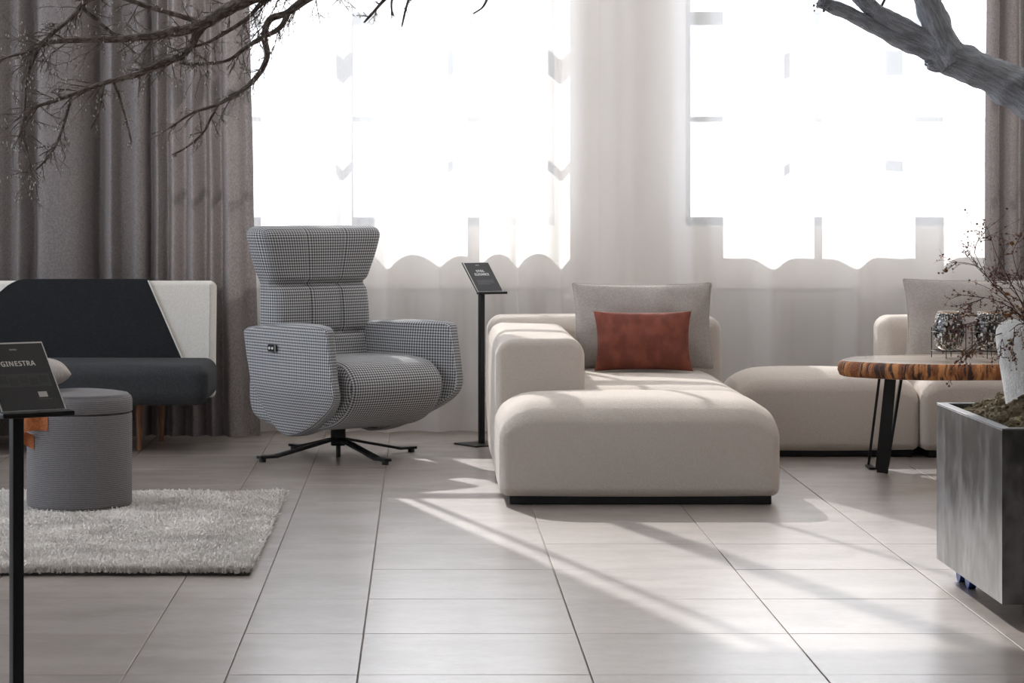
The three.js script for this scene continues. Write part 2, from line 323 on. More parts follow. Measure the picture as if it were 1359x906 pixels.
// windows: outer frame, thick post, thin bars, transom and single panes
let winCount = 0;
function windowUnit(w, h, label, full) {
  const g = new THREE.Group(); g.name = `window_${++winCount}`; g.userData.kind = 'structure'; scene.add(g); tag(g, label, 'window');
  const t = 0.07, zf = 0.05, post = 0.092, thin = 0.03, y1 = h.bar ?? 0.57, yT = h.transom ?? 1.11;
  const H = h.h;
  mesh('window_frame', [box(-w / 2, -w / 2 + 0.034, 0, H, -zf, zf), box(w / 2 - 0.034, w / 2, 0, H, -zf, zf), box(-w / 2, w / 2, 0, 0.045, -zf, zf), box(-w / 2, w / 2, H - t, H, -zf, zf)], M.frame, g);
  mesh('post', box(-post / 2, post / 2, 0.045, H - t, -zf, zf), M.frame, g);
  mesh('transom', [box(-w / 2 + 0.034, -post / 2, yT - 0.034, yT + 0.034, -zf * 0.9, zf * 0.9), box(post / 2, w / 2 - 0.034, yT - 0.034, yT + 0.034, -zf * 0.9, zf * 0.9)], M.frame, g);
  for (const s of [-1, 1]) {
    const a = s < 0 ? -w / 2 + 0.034 : post / 2, b = s < 0 ? -post / 2 : w / 2 - 0.034, m = (a + b) / 2;
    mesh('bar', box(m - thin / 2, m + thin / 2, 0.045, H - t, -0.022, 0.022), M.frame, g);
    mesh('bar', box(a, b, y1 - 0.014, y1 + 0.014, -0.02, 0.02), M.frame, g);
    for (const [p, q] of [[a, m - thin / 2], [m + thin / 2, b]]) for (const [u, v] of [[0.045, y1 - 0.014], [y1 + 0.014, yT - 0.034], [yT + 0.034, H - t]]) mesh('pane', new THREE.PlaneGeometry(q - p, v - u).translate((p + q) / 2, (u + v) / 2, 0), M.glass, g);
  }
  return g;
}
for (const [i, [a, b]] of WIN.entries()) {
  const g = windowUnit(b - a, { h: HEAD - SILL }, i ? 'tall grey-framed window behind the sheer beside the thick branch' : 'tall grey-framed window behind the sheer beside the recliner');
  g.position.set((a + b) / 2, SILL, RZ0 - 0.13);
}
for (const [i, [a, b]] of LW.entries()) {
  const g = windowUnit(b - a, { h: 4.2 }, `unseen tall grey-framed window in the side wall, ${['nearest to', 'farther from'][i]} the grey drape`);
  g.position.set(RX0 - 0.15, 0.6, (a + b) / 2); g.rotation.y = Math.PI / 2;
}
struct('baseboard_back', box(RX0, RX1, 0, 0.07, RZ0, RZ0 + 0.015), std({ color: '#cfc9c3', roughness: 0.6 }), 'low painted baseboard under the radiators', 'baseboard');

// unseen ceiling light panels, placed to light the floor and furniture tops
for (const [x, z, where] of [[-2.0, -10.6, 'charcoal sofa'], [0.6, -10.6, 'recliner and chaise'], [3.2, -10.6, 'corner sofa'], [-2.0, -8.0, 'shag rug'], [0.6, -8.0, 'open tiles before the chaise'], [3.2, -8.0, 'concrete planter']]) {
  const t = thing('unseen_ceiling_light', `unseen square white ceiling light panel above the ${where}`, 'light', [x, RH, z], 0, 'unseen ceiling light panels');
  mesh('lamp_frame', [box(-0.46, 0.46, -0.03, 0, -0.46, -0.42), box(-0.46, 0.46, -0.03, 0, 0.42, 0.46), box(-0.46, -0.42, -0.03, 0, -0.42, 0.42), box(0.42, 0.46, -0.03, 0, -0.42, 0.42)], M.lampFrame, t);
  mesh('lamp_diffuser', box(-0.42, 0.42, -0.02, -0.001, -0.42, 0.42), M.lampGlow, t);
  const l = new THREE.RectAreaLight(new THREE.Color(1, 0.97, 0.94), 5.2, 0.84, 0.84); l.position.set(0, -0.025, 0); l.rotation.x = -Math.PI / 2; l.name = 'panel'; t.add(l);
}

// ---------------------------------------------------------------- radiators behind the sheer
function radiator(x0, x1, label) {
  const y0 = 0.14, y1 = 0.745, z = RZ0 + 0.035;
  const t = thing('radiator', label, 'radiator', [(x0 + x1) / 2, 0, z], 0, 'panel radiators under the windows');
  const w = x1 - x0, body = [cbox(-w / 2, w / 2, y0, y1, 0, 0.045, 0.006)], n = Math.floor(w / 0.05);
  for (let i = 0; i < n; i++) { const x = -w / 2 + (i + 0.5) * w / n; body.push(cbox(x - 0.013, x + 0.013, y0 + 0.03, y1 - 0.03, 0.04, 0.058, 0.006)); }
  mesh('panel', body, M.radiator, t);
  mesh('grille', cbox(-w / 2, w / 2, y1, y1 + 0.012, -0.02, 0.06, 0.003), M.radiator, t);
  for (const s of [-1, 1]) mesh('bracket', box(s * (w / 2 - 0.12) - 0.02, s * (w / 2 - 0.12) + 0.02, 0, y0 + 0.05, -0.02, 0.01), M.radiator, t);
  const v = new THREE.CylinderGeometry(0.02, 0.02, 0.07, 16); v.rotateZ(Math.PI / 2); v.translate(w / 2 + 0.04, y1 - 0.05, 0.03);
  mesh('valve', v, M.paper, t);
}
radiator(-1.25, X(746, 13.05), 'white panel radiator under the window behind the recliner');
radiator(1.3, X(1141, 13.05), 'white panel radiator between the chaise and the wooden table');
radiator(X(1182, 13.05), 3.6, 'white panel radiator behind the corner sofa piece');

// ---------------------------------------------------------------- curtains
function clothStrip(path0, path1, y0, y1, rows = 24, pool = 0, uvScale = 1) {
  const n = path0.length, pos = [], uv = [], idx = [];
  let L = 0; const len = path1.map((p, i) => (i ? L += Math.hypot(p[0] - path1[i - 1][0], p[1] - path1[i - 1][1]) : 0));
  for (let j = 0; j <= rows; j++) {
    const t = j / rows, y = y0 + (y1 - y0) * t, k = 1 - Math.pow(1 - t, 1.5);
    for (let i = 0; i < n; i++) {
      const a = path0[i], b = path1[i], low = Math.pow(1 - t, 10) * pool;
      pos.push(a[0] + (b[0] - a[0]) * k + 0.006 * noise3(a[0] * 6, y * 2.2, 1.3), y, -(a[1] + (b[1] - a[1]) * k) + low + 0.008 * noise3(a[0] * 5 + 9, y * 1.7, 4.1)); uv.push(len[i] * uvScale, y * uvScale);
    }
  }
  for (let j = 0; j < rows; j++) for (let i = 0; i < n - 1; i++) { const a = j * n + i, b = a + n; idx.push(a, a + 1, b, a + 1, b + 1, b); }
  const g = new THREE.BufferGeometry();
  g.setAttribute('position', new THREE.Float32BufferAttribute(pos, 3)); g.setAttribute('uv', new THREE.Float32BufferAttribute(uv, 2)); g.setIndex(idx); g.computeVertexNormals();
  return g;
}
function sheerPath(xa, xb, amp, period, seed, flatter, d0 = D_SHEER) {
  const out = [], n = Math.round((xb - xa) / 0.0065);
  for (let i = 0; i <= n; i++) {
    const x = xa + (xb - xa) * i / n, ph = 2 * Math.PI * (x / period) + 2.2 * noise3(x * 1.6, seed, 0.5), s = Math.sin(ph), a = amp * (0.75 + 0.6 * noise3(x * 2.1, seed + 4, 2));
    const sh = flatter ? Math.pow(0.5 + 0.5 * s, 3) * 2 - 0.6 : s;
    out.push([x + 0.018 * Math.cos(ph) * (flatter ? 0.3 : 1), d0 - a * sh + 0.012 * noise3(x * 7, seed, 8)]);
  }
  return out;
}
function sheer(xa, xb, amp, period, seed, flatter, label) {
  const g = clothStrip(sheerPath(xa, xb, amp * 1.1, period, seed, flatter, D_SHEER), sheerPath(xa, xb, amp * 0.9, period, seed, flatter), 0.012, 5.05, 40, 0.03);
  const t = mesh('sheer_curtain', g, M.sheer); tag(t, label, 'curtain');
}
sheer(-1.75, X(790, D_SHEER), 0.055, 0.235, 3, false, 'white sheer curtain with rounded folds behind the recliner and sign stand');
sheer(X(792.5, D_SHEER), 3.75, 0.05, 0.43, 11, true, 'white sheer curtain hanging flat behind the chaise and coffee table');

function drape(pts, label, d0, y1 = 5.05) {   // pts: [px at eye height, px at the floor, depth offset]
  const c0 = new THREE.CatmullRomCurve3(pts.map(([, b, o]) => V(X(b, d0), d0 - o * 0.85, 0)), false, 'centripetal'), c1 = new THREE.CatmullRomCurve3(pts.map(([a, , o]) => V(X(a, d0), d0 - o, 0)), false, 'centripetal');
  const n = pts.length * 9, f = (c) => Array.from({ length: n + 1 }, (_, i) => { const p = c.getPoint(i / n); return [p.x, p.y]; });
  const t = mesh('drape', clothStrip(f(c0), f(c1), 0.008, y1, 26, 0.02), M.drape);
  tag(t, label, 'curtain'); return t;
}
drape([
  [-260, -250, 0.03], [-235, -230, -0.06], [-205, -200, 0.07], [-170, -170, 0.05], [-150, -150, -0.07], [-125, -125, 0.06], [-95, -95, 0.04], [-70, -70, -0.05], [-50, -50, 0.06],
  [-20, -20, 0.07], [0, 0, 0.02], [14, 14, -0.03], [26, 26, 0.03], [44, 44, -0.06], [56, 56, 0.06], [80, 80, 0.08], [108, 108, 0.06], [121, 121, -0.02], [130, 129, -0.11], [141, 140, -0.01],
  [150, 149, 0.07], [160, 160, -0.02], [172, 171, 0.0], [183, 183, 0.06], [193, 193, 0.05], [198, 199, -0.09], [205, 206, 0.0], [210, 211, 0.05], [221, 222, -0.03], [230, 231, 0.04], [243, 246, -0.03], [254, 258, 0.06], [268, 274, -0.05],
  [276, 284, 0.05], [286, 297, -0.03], [294, 308, 0.08], [306, 322, 0.05], [314, 334, -0.02], [321, 346, 0.01],
], 'long grey linen drape behind the black and cream sofa', 12.66);
drape([
  [1312, 1306, -0.02], [1317, 1312, 0.05], [1325, 1322, 0.02], [1330, 1328, -0.06], [1337, 1336, 0.06], [1347, 1346, 0.05], [1356, 1356, -0.05], [1368, 1368, 0.05], [1390, 1390, 0.06], [1402, 1402, -0.06], [1420, 1420, 0.05], [1450, 1450, -0.04], [1475, 1475, 0.05],
], 'grey linen drape beside the thick branch and corner sofa', 12.66);

// ---------------------------------------------------------------- recliner
{
  const d = 11.69, t = thing('recliner_armchair', 'houndstooth fabric swivel recliner on a black star base', 'armchair', [X(449, d), 0, -d], 0);
  const PHI = 38 * Math.PI / 180;
  const R = new THREE.Matrix4().makeRotationY(PHI);
  const put = (g) => g.applyMatrix4(R);
  // seat with the rounded footrest front
  const seat = plateSolid([[-0.30, 0.20], [-0.30, 0.42], [-0.12, 0.475], [0.12, 0.485], [0.34, 0.485], [0.46, 0.46], [0.525, 0.38], [0.50, 0.28], [0.40, 0.195], [0.22, 0.15], [-0.05, 0.14]], 0.55, { r: 0.05, bulge: 0.0, N: 120, rings: 10 });
  mesh('seat', put(seat.translate(0, 0, -0.05)), M.houndstooth, t);
  // arms: shield-shaped side panels, wedge-thin towards the front
  const shield = [[-0.20, 0.545], [-0.205, 0.605], [-0.14, 0.622], [0.10, 0.644], [0.36, 0.648], [0.485, 0.640], [0.505, 0.628], [0.512, 0.60], [0.545, 0.43], [0.555, 0.345], [0.53, 0.30], [0.32, 0.185], [0.16, 0.128], [0.06, 0.112], [-0.02, 0.128], [-0.075, 0.18], [-0.115, 0.26], [-0.16, 0.40]];
  for (const s of [-1, 1]) {
    const g = plateSolid(shield, 0.13, { r: 0.032, bulge: 0.014, N: 160, rings: 12, deform: (v) => {
      const k = sstep(0.2, 0.56, v.z) * 0.085 * clamp((0.065 - v.x) / 0.13, 0, 1), low = sstep(0.4, 0.12, v.y);
      v.x += k - low * 0.075 - 0.02 * sstep(0.3, -0.2, v.z);
    } });
    if (s < 0) { const p = g.attributes.position, n = g.attributes.normal; for (let i = 0; i < p.count; i++) { p.setX(i, -p.getX(i)); n.setX(i, -n.getX(i)); } const ix = g.index.array; for (let i = 0; i < ix.length; i += 3) { const q = ix[i]; ix[i] = ix[i + 1]; ix[i + 1] = q; } }
    g.translate(s * 0.318, 0, -0.075);
    const arm = mesh('armrest', put(g), M.houndstooth, t);
    if (s < 0) {
      const c = roundBox(0.012, 0.034, 0.062, { r: 0.004, arc: 2, flat: 1 }); c.translate(-0.397, 0.515, 0.025);
      const cp = mesh('control_panel', put(c), M.blackMetal, arm); cp.userData.label = 'small black control panel with two buttons';
      const b = mergeGeometries([0.013, 0.037].map((z) => { const q = new THREE.CylinderGeometry(0.006, 0.006, 0.004, 12); q.rotateZ(Math.PI / 2); return q.translate(-0.405, 0.532, z); }));
      b.applyMatrix4(R); mesh('buttons', b, M.paper, arm);
      const pl = box(-0.406, -0.401, 0.517, 0.547, 0.055, 0.058); pl.applyMatrix4(R); mesh('metal_edge', pl, std({ color: '#c8c8c8', metalness: 0.9, roughness: 0.25 }), arm);
    }
  }
  // back: waisted, flared headrest, tufted thirds
  const back = roundBox(0.67, 0.70, 0.16, { r: 0.055, arc: 5, flat: 62, bulge: [0, 0, 0], deform: (v, u) => {
    const y = v.y / 0.70, w = y < 0.62 ? 0.83 + 0.05 * (1 - y / 0.62) : 0.83 + 0.27 * Math.pow((y - 0.62) / 0.38, 0.8);
    const front = u[2] > 0.2 ? 1 : 0, x0 = v.x;
    v.x *= w;
    if (front) {
      const g = (a, b, s) => Math.exp(-((a - b) * (a - b)) / (s * s));
      let dz = 0.022 * Math.max(0, 1 - u[0] * u[0]);
      dz -= 0.030 * g(v.y, 0.425, 0.016) ;
      dz -= 0.017 * g(v.y, 0.19, 0.014) * sstep(0.95, 0.6, Math.abs(u[0]));
      const vert = Math.max(g(x0, -0.105, 0.012), g(x0, 0.105, 0.012));
      dz -= (v.y > 0.425 ? 0.011 : v.y > 0.19 ? 0.015 : 0) * vert;
      const cell = (a, p, q) => Math.sin(Math.PI * clamp((a - p) / (q - p), 0, 1));
      dz += 0.012 * (v.y > 0.425 ? cell(v.y, 0.425, 0.72) : v.y > 0.19 ? cell(v.y, 0.19, 0.425) : cell(v.y, -0.1, 0.19));
      dz += 0.03 * sstep(0.62, 1, y) * Math.abs(u[0]) * 0.6;
      v.z += dz * sstep(0.2, 0.9, u[2]);
    }
    v.z -= 0.05 * y - 0.055 * Math.max(0, y - 0.7);
  } });
  back.translate(0, 0.395, -0.175);
  mesh('backrest', put(back), M.houndstooth, t);
  // swivel column and star base
  mesh('column', [roundBox(0.07, 0.115, 0.07, { r: 0.008, arc: 2, flat: 1 }).translate(0, 0.055, 0), new THREE.CylinderGeometry(0.011, 0.011, 0.058, 16).translate(0, 0.03, 0)], M.blackMetal, t);
  for (const [x, z] of [[-0.363, 0.24], [0.363, -0.24], [0.24, 0.363], [-0.24, -0.363]]) {
    const L = Math.hypot(x, z), dir = V(x / L, 0, z / L), side = V(dir.z, 0, -dir.x);
    const a = dir.clone().multiplyScalar(0.02).setY(0.088), b = dir.clone().multiplyScalar(0.345).setY(0.022), e = dir.clone().multiplyScalar(0.435).setY(0.022);
    const leg = mesh('leg', [bar(a, b, 0.042, 0.013, side), bar(b.clone().addScaledVector(dir, -0.008), e, 0.042, 0.013, side)], M.blackMetal, t);
    mesh('foot_pad', new THREE.CylinderGeometry(0.016, 0.016, 0.016, 16).translate(e.x * 0.95, 0.008, e.z * 0.95), M.plinth, leg);
  }
}

// ---------------------------------------------------------------- sign stands
function canvasTex(w, h, draw) {
  const c = document.createElement('canvas'); c.width = w; c.height = h; draw(c.getContext('2d'), w, h);
  const t = new THREE.CanvasTexture(c); t.colorSpace = THREE.SRGBColorSpace; return t;
}
function signStand(px, d, label, draw, turn = 32) {
  const t = thing('sign_stand', label, 'sign', [X(px, d), 0, -d], turn * Math.PI / 180);
  const H = 0.757;
  mesh('base_plate', roundBox(0.2, 0.008, 0.2, { r: 0.003, arc: 1, flat: 1 }), M.darkMetal, t);
  mesh('post', roundBox(0.026, H - 0.004, 0.026, { r: 0.003, arc: 1, flat: 1 }).translate(0, 0.004, 0), M.blackMetal, t);
  const m = new THREE.Matrix4().makeRotationX(-44 * Math.PI / 180).setPosition(0.02, H, 0.05);
  mesh('holder', roundBox(0.155, 0.205, 0.008, { r: 0.002, arc: 1, flat: 1 }).applyMatrix4(m), M.blackMetal, t);
  mesh('ledge', roundBox(0.168, 0.012, 0.028, { r: 0.003, arc: 1, flat: 1 }).translate(0.022, H - 0.006, 0.062), M.blackMetal, t);
  const card = box(-0.076, 0.076, 0.004, 0.201, 0.0045, 0.0065); card.applyMatrix4(m);
  const cardMesh = mesh('card', card, M.paper, t);
  const face = new THREE.PlaneGeometry(0.146, 0.191).translate(0, 0.101, 0.0072); face.applyMatrix4(m);
  mesh('print', face, std({ map: canvasTex(584, 764, draw), roughness: 0.45 }), cardMesh);
}
const sheetBg = (g, w, h, c) => { g.fillStyle = c; g.fillRect(0, 0, w, h); };
signStand(22, 5.42, 'black sign stand reading GINESTRA beside the ribbed grey pouf', (g, w, h) => {
  sheetBg(g, w, h, '#0e0e0f'); g.textAlign = 'center'; g.fillStyle = '#bdb9ae'; g.font = 'bold 26px sans-serif'; g.fillText('INNO', w / 2, 78);
  g.fillStyle = '#e6e4e0'; g.font = 'bold 80px sans-serif'; g.save(); g.translate(w / 2, 260); g.scale(0.86, 1); g.fillText('GINESTRA', 0, 0); g.restore();
  g.fillStyle = '#2b2d27'; g.fillRect(40, 350, w - 80, 150); g.fillStyle = '#1a1b19'; for (let i = 0; i < 5; i++) g.fillRect(60 + i * 96, 372 + (i % 2) * 26, 80, 86);
  g.fillStyle = '#c9c7c3'; g.fillRect(w - 200, 560, 84, 62); g.fillStyle = '#4c4c4c'; g.fillRect(w - 210, 640, 130, 8);
});
signStand(639, 12.26, 'black sign stand with two lines of white print beside the recliner', (g, w, h) => {
  sheetBg(g, w, h, '#2d2d31'); g.textAlign = 'center'; g.fillStyle = '#cfcfd2'; g.font = 'bold 30px sans-serif'; g.fillText('INNO', w / 2, 78);
  g.fillStyle = '#ececee'; g.font = 'bold 86px sans-serif'; g.fillText('STOL', w / 2, 256); g.save(); g.translate(w / 2, 344); g.scale(0.8, 1); g.fillText('ELEGANCE', 0, 0); g.restore();
  g.fillStyle = '#77777c'; for (let i = 0; i < 4; i++) g.fillRect(90, 470 + i * 34, w - 180 - (i === 3 ? 120 : 0), 7);
});

// ---------------------------------------------------------------- modular sofa
const D0 = 9.84, SX0 = 0.31, SX1 = 1.432;
const rbox = (x0, x1, y0, y1, d0, d1, o) => roundBox(x1 - x0, y1 - y0, d1 - d0, o).translate((x0 + x1) / 2, y0, -(d0 + d1) / 2);
const shoulder = (w, d, wx, wz, dx, dz, seed = 1, amt = 0.004, only) => (v, u) => {   // top edges slope away softly
  if (u[1] <= 0) return;
  const sx = clamp((Math.abs(v.x) - (w / 2 - wx)) / wx, 0, 1) * (only && only * v.x < 0 ? 0 : 1), sz = clamp((Math.abs(v.z) - (d / 2 - wz)) / wz, 0, 1);
  v.y -= clamp(u[1] * 1.5, 0, 1) * (dx * Math.pow(sx, 2.4) + dz * Math.pow(sz, 2.4)) - amt * noise3(v.x * 3 + seed, seed, v.z * 3);
};
const settle = (amt, seed) => (v, u) => { v.y += amt * noise3(v.x * 3 + seed, seed, v.z * 3) * (u[1] > 0.3 ? 1 : 0); };
{
  const t = thing('sofa_pouf', 'beige upholstered block pouf with a black plinth at the foot of the chaise', 'pouf', [(SX0 + SX1) / 2, 0, -D0]);
  const o = (g) => g.translate(-(SX0 + SX1) / 2, 0, D0);
  mesh('cushion_block', o(rbox(SX0, SX1, 0.035, 0.412, D0, D0 + 0.66, { r: 0.036, arc: 5, flat: 30, bulge: [0.006, 0.016, 0.006], deform: shoulder(SX1 - SX0, 0.66, 0.17, 0.16, 0.075, 0.05, 3) })), M.upholstery, t);
  mesh('plinth', o(cbox(SX0 + 0.04, SX1 - 0.03, 0, 0.05, -(D0 + 0.62), -(D0 + 0.04))), M.plinth, t);
}
{
  const dA = D0 + 0.676, dB = 12.02, mid = (SX0 + SX1) / 2;
  const t = thing('chaise_sofa', 'beige chaise sofa piece with one thick armrest and low back', 'sofa', [mid, 0, -dA]);
  const o = (g) => g.translate(-mid, 0, dA);
  mesh('seat', o(rbox(SX0 + 0.02, SX1, 0.035, 0.412, dA, dB - 0.2, { r: 0.036, arc: 5, flat: 30, bulge: [0.004, 0.016, 0], deform: shoulder(SX1 - SX0 - 0.02, dB - 0.2 - dA, 0.18, 0.10, 0.075, 0.03, 7, 0.005, 1) })), M.upholstery, t);
  mesh('armrest', o(rbox(SX0 + 0.005, 0.695, 0.035, 0.628, dA, dB - 0.1, { r: 0.03, arc: 5, flat: 26, bulge: [0.008, 0.006, 0.004], deform: shoulder(0.695 - SX0 - 0.005, dB - 0.1 - dA, 0.08, 0.03, 0.045, 0.004, 9, 0.008) })), M.upholstery, t);
  mesh('backrest', o(rbox(SX0 + 0.005, SX1, 0.035, 0.662, dB - 0.27, dB, { r: 0.07, arc: 6, flat: 12, bulge: [0.005, 0.008, 0.004] })), M.upholstery, t);
  mesh('plinth', o(cbox(SX0 + 0.04, SX1 - 0.03, 0, 0.05, -(dB - 0.04), -(dA + 0.03))), M.plinth, t);
}
function bigCushion(name, label, x, d, w, h, th, y, lean, turn, seed) {
  const t = thing(name, label, 'cushion', [x, y, -d], turn);
  const m = new THREE.Matrix4().makeRotationX(-lean);
  mesh('cover', cushion(w, h, th, { pinch: 0.05, n: 40, wr: 0.022, seed }).applyMatrix4(m), M.cushionCloth, t);
  mesh('piping', cushionEdge(w, h, 0.05, 0.0045).applyMatrix4(m), M.cushionCloth, t);
  return t;
}
bigCushion('back_cushion', 'large beige piped back cushion behind the rust pillow', 1.04, 11.58, 0.655, 0.40, 0.19, 0.428, 0.14, 0.02, 2);
{
  const t = mesh('lumbar_pillow', cushion(0.455, 0.282, 0.14, { pinch: 0.075, n: 36, wr: 0.024, seed: 8 }).applyMatrix4(new THREE.Matrix4().makeRotationX(-0.24)), M.rust);
  t.position.set(1.022, 0.43, -11.355); tag(t, 'rust velvet lumbar pillow leaning on the large beige cushion', 'pillow');
}
{
  const d0 = 11.655, x0 = 1.47, x1 = X(1219, 11.7), mid = (x0 + x1) / 2;
  const t = thing('sofa_pouf', 'beige upholstered sofa block behind the wooden table leg', 'pouf', [mid, 0, -d0]);
  const o = (g) => g.translate(-mid, 0, d0);
  mesh('cushion_block', o(rbox(x0, x1, 0.035, 0.392, d0, d0 + 0.53, { r: 0.036, arc: 5, flat: 30, bulge: [0.004, 0.022, 0.004], deform: shoulder(x1 - x0, 0.53, 0.18, 0.16, 0.07, 0.045, 13, 0.008) })), M.upholstery, t);
  mesh('plinth', o(cbox(x0 + 0.04, x1 - 0.03, 0, 0.05, -(d0 + 0.48), -(d0 + 0.045))), M.plinth, t);
}
{
  const d0 = 11.62, x0 = X(1222, 11.65), x1 = 3.5, mid = (x0 + x1) / 2;
  const t = thing('corner_sofa', 'beige sofa piece with low back behind the glass candle holders', 'sofa', [mid, 0, -d0]);
  const o = (g) => g.translate(-mid, 0, d0);
  mesh('seat', o(rbox(x0, x1, 0.035, 0.40, d0, 12.25, { r: 0.036, arc: 5, flat: 26, bulge: [0.004, 0.016, 0.004], deform: shoulder(x1 - x0, 12.25 - d0, 0.16, 0.14, 0.06, 0.04, 17) })), M.upholstery, t);
  mesh('backrest', o(rbox(X(1169, 12.2), x1, 0.035, 0.64, 12.2, 12.45, { r: 0.065, arc: 6, flat: 12, bulge: [0.004, 0.008, 0.003] })), M.upholstery, t);
  mesh('plinth', o(cbox(x0 + 0.04, x1 - 0.03, 0, 0.05, -12.2, -(d0 + 0.045))), M.plinth, t);
}
bigCushion('back_cushion', 'large beige piped back cushion behind the glass candle holders', X(1312, 12.0), 12.02, 0.80, 0.42, 0.2, 0.412, 0.12, -0.03, 21);

// ---------------------------------------------------------------- black and cream sofa
{
  const t = thing('slim_sofa', 'charcoal and cream sofa bed on slim wooden legs before the grey drape', 'sofa', [-2.1, 0, -12.1]);
  const o = (g) => g.translate(2.1, 0, 12.1), x0 = -3.25, xr = X(286, 12.42);
  const lean = (g) => g.applyMatrix4(new THREE.Matrix4().makeRotationX(-0.10)).translate(0, 0, 0);
  const dBk = 12.40, backY = 0.225, backH = 0.585;
  const place = (g) => o(lean(g).translate(0, backY, -dBk));
  mesh('backrest', place(roundBox(xr - x0, backH, 0.13, { r: 0.028, arc: 4, flat: 8, bulge: [0, 0, 0.006] }).translate((xr + x0) / 2, 0, 0)), M.cream, t);
  // charcoal panel laid over the middle of the back
  const top = backH + 0.003, s = new THREE.Shape(), L = X(32, dBk), Rr = X(196, dBk), B = X(245, dBk);
  s.moveTo(L - 0.62, 0.17); s.lineTo(B, 0.17); s.lineTo(Rr, top); s.lineTo(L + 0.02, top); s.quadraticCurveTo(L - 0.05, top, L - 0.11, top - 0.06); s.lineTo(L - 0.62, 0.17);
  const pg = new THREE.ExtrudeGeometry(s, { depth: 0.014, bevelEnabled: true, bevelSize: 0.004, bevelThickness: 0.004, bevelSegments: 2 }); pg.translate(0, 0, 0.061);
  const panel = mesh('back_panel', place(uvBox(pg)), M.charcoal, t); panel.userData.label = 'charcoal fabric panel with slanted ends';
  const fold = box(L + 0.02, Rr, backH - 0.004, backH + 0.006, -0.066, 0.076); mesh('back_panel_fold', place(fold), M.charcoal, t);
  const e = tube([V(B + 0.004, 0.17, 0.078), V(Rr + 0.004, top - 0.004, 0.078)], [0.004], { seg: 6 }); mesh('piping', place(e), M.cream, t);
  const ep = tube([V(xr - 0.028, 0.01, 0.068), V(xr - 0.028, backH - 0.02, 0.068)], [0.003], { seg: 6 }); mesh('piping', place(ep), M.cream, t);
  mesh('seat', o(rbox(x0, X(276, 11.8), 0.235, 0.43, 11.76, 12.36, { r: 0.06, arc: 5, flat: 10, bulge: [0.004, 0.006, 0.006] })), M.seatGrey, t);
  for (const [px, d] of [[185, 12.0], [214, 12.42]]) for (const x of [X(px, d), -4.3 - X(px, d)]) {
    const g = new THREE.CylinderGeometry(0.021, 0.011, 0.245, 16); g.translate(x, 0.1225, -d); mesh('leg', o(g), M.wood, t);
  }
}

// ---------------------------------------------------------------- ribbed pouf with leather strap
{
  const d = 9.62, x = X(105.5, d), y0 = 0.026, R = 0.204;
  const t = thing('storage_pouf', 'round grey corduroy storage pouf with a tan leather strap', 'pouf', [x, y0, -d]);
  const uvL = (g) => { const p = g.attributes.position, uv = g.attributes.uv; for (let i = 0; i < p.count; i++) uv.setXY(i, uv.getX(i) * 2 * Math.PI * R, Math.hypot(p.getX(i), p.getZ(i)) < R * 0.93 ? R - Math.hypot(p.getX(i), p.getZ(i)) : p.getY(i)); return g; };
  mesh('body', uvL(lathe([[0, 0], [R - 0.012, 0], [R - 0.003, 0.006], [R, 0.018], [R, 0.2], [R, 0.35], [R - 0.001, 0.364], [R - 0.008, 0.368], [0, 0.368]], 96)), M.pouf, t);
  mesh('lid', uvL(lathe([[0, 0.37], [R - 0.006, 0.37], [R + 0.001, 0.374], [R + 0.0015, 0.40], [R + 0.0005, 0.418], [R - 0.004, 0.43], [R - 0.016, 0.441], [R - 0.05, 0.447], [R * 0.5, 0.453], [0, 0.456]], 96)), M.pouf, t);
  // strap loop on the left front
  const dirAt = (a) => V(Math.sin(a), 0, Math.cos(a));
  const on = (a, out, y) => dirAt(a).multiplyScalar(R + out).setY(y);
  const cv = new THREE.CatmullRomCurve3([on(-0.48, 0.002, 0.336), on(-0.62, 0.004, 0.338), on(-0.78, 0.045, 0.334), on(-0.94, 0.055, 0.312), on(-0.99, 0.035, 0.285), on(-0.94, 0.012, 0.268), on(-0.86, 0.002, 0.262)], false, 'centripetal');
  const n = 40, pos = [], uv = [], idx = [], w = 0.054;
  for (let i = 0; i <= n; i++) {
    const c = cv.getPoint(i / n), tg = cv.getTangent(i / n), nn = V(-tg.z, 0, tg.x).normalize();
    for (const [yy, oo] of [[-w / 2, -0.0016], [w / 2, -0.0016], [w / 2, 0.0016], [-w / 2, 0.0016], [-w / 2, -0.0016]]) { const q = c.clone().add(V(0, yy, 0)).addScaledVector(nn, oo); pos.push(q.x, q.y, q.z); uv.push(i / n * 0.3, yy + oo); }
  }
  for (let i = 0; i < n; i++) for (let k = 0; k < 4; k++) { const a = i * 5 + k, b = a + 5; idx.push(a, b, a + 1, a + 1, b, b + 1); }
  const g = new THREE.BufferGeometry(); g.setAttribute('position', new THREE.Float32BufferAttribute(pos, 3)); g.setAttribute('uv', new THREE.Float32BufferAttribute(uv, 2)); g.setIndex(idx); 
  const gg = g.toNonIndexed(); gg.computeVertexNormals();
  mesh('strap', gg, M.leather, t).userData.label = 'tan leather carrying strap';
}

{
  const t = mesh('small_cushion', cushion(0.24, 0.22, 0.13, { pinch: 0.03, n: 26, wr: 0.01, seed: 4 }).translate(0, -0.11, 0).rotateX(-Math.PI / 2), M.cushionCloth);
  t.position.set(X(48, 9.6), 0.026 + 0.456 + 0.064, -9.6); t.rotation.y = 0.3; tag(t, 'small light grey cushion lying on the round grey pouf', 'cushion');
}

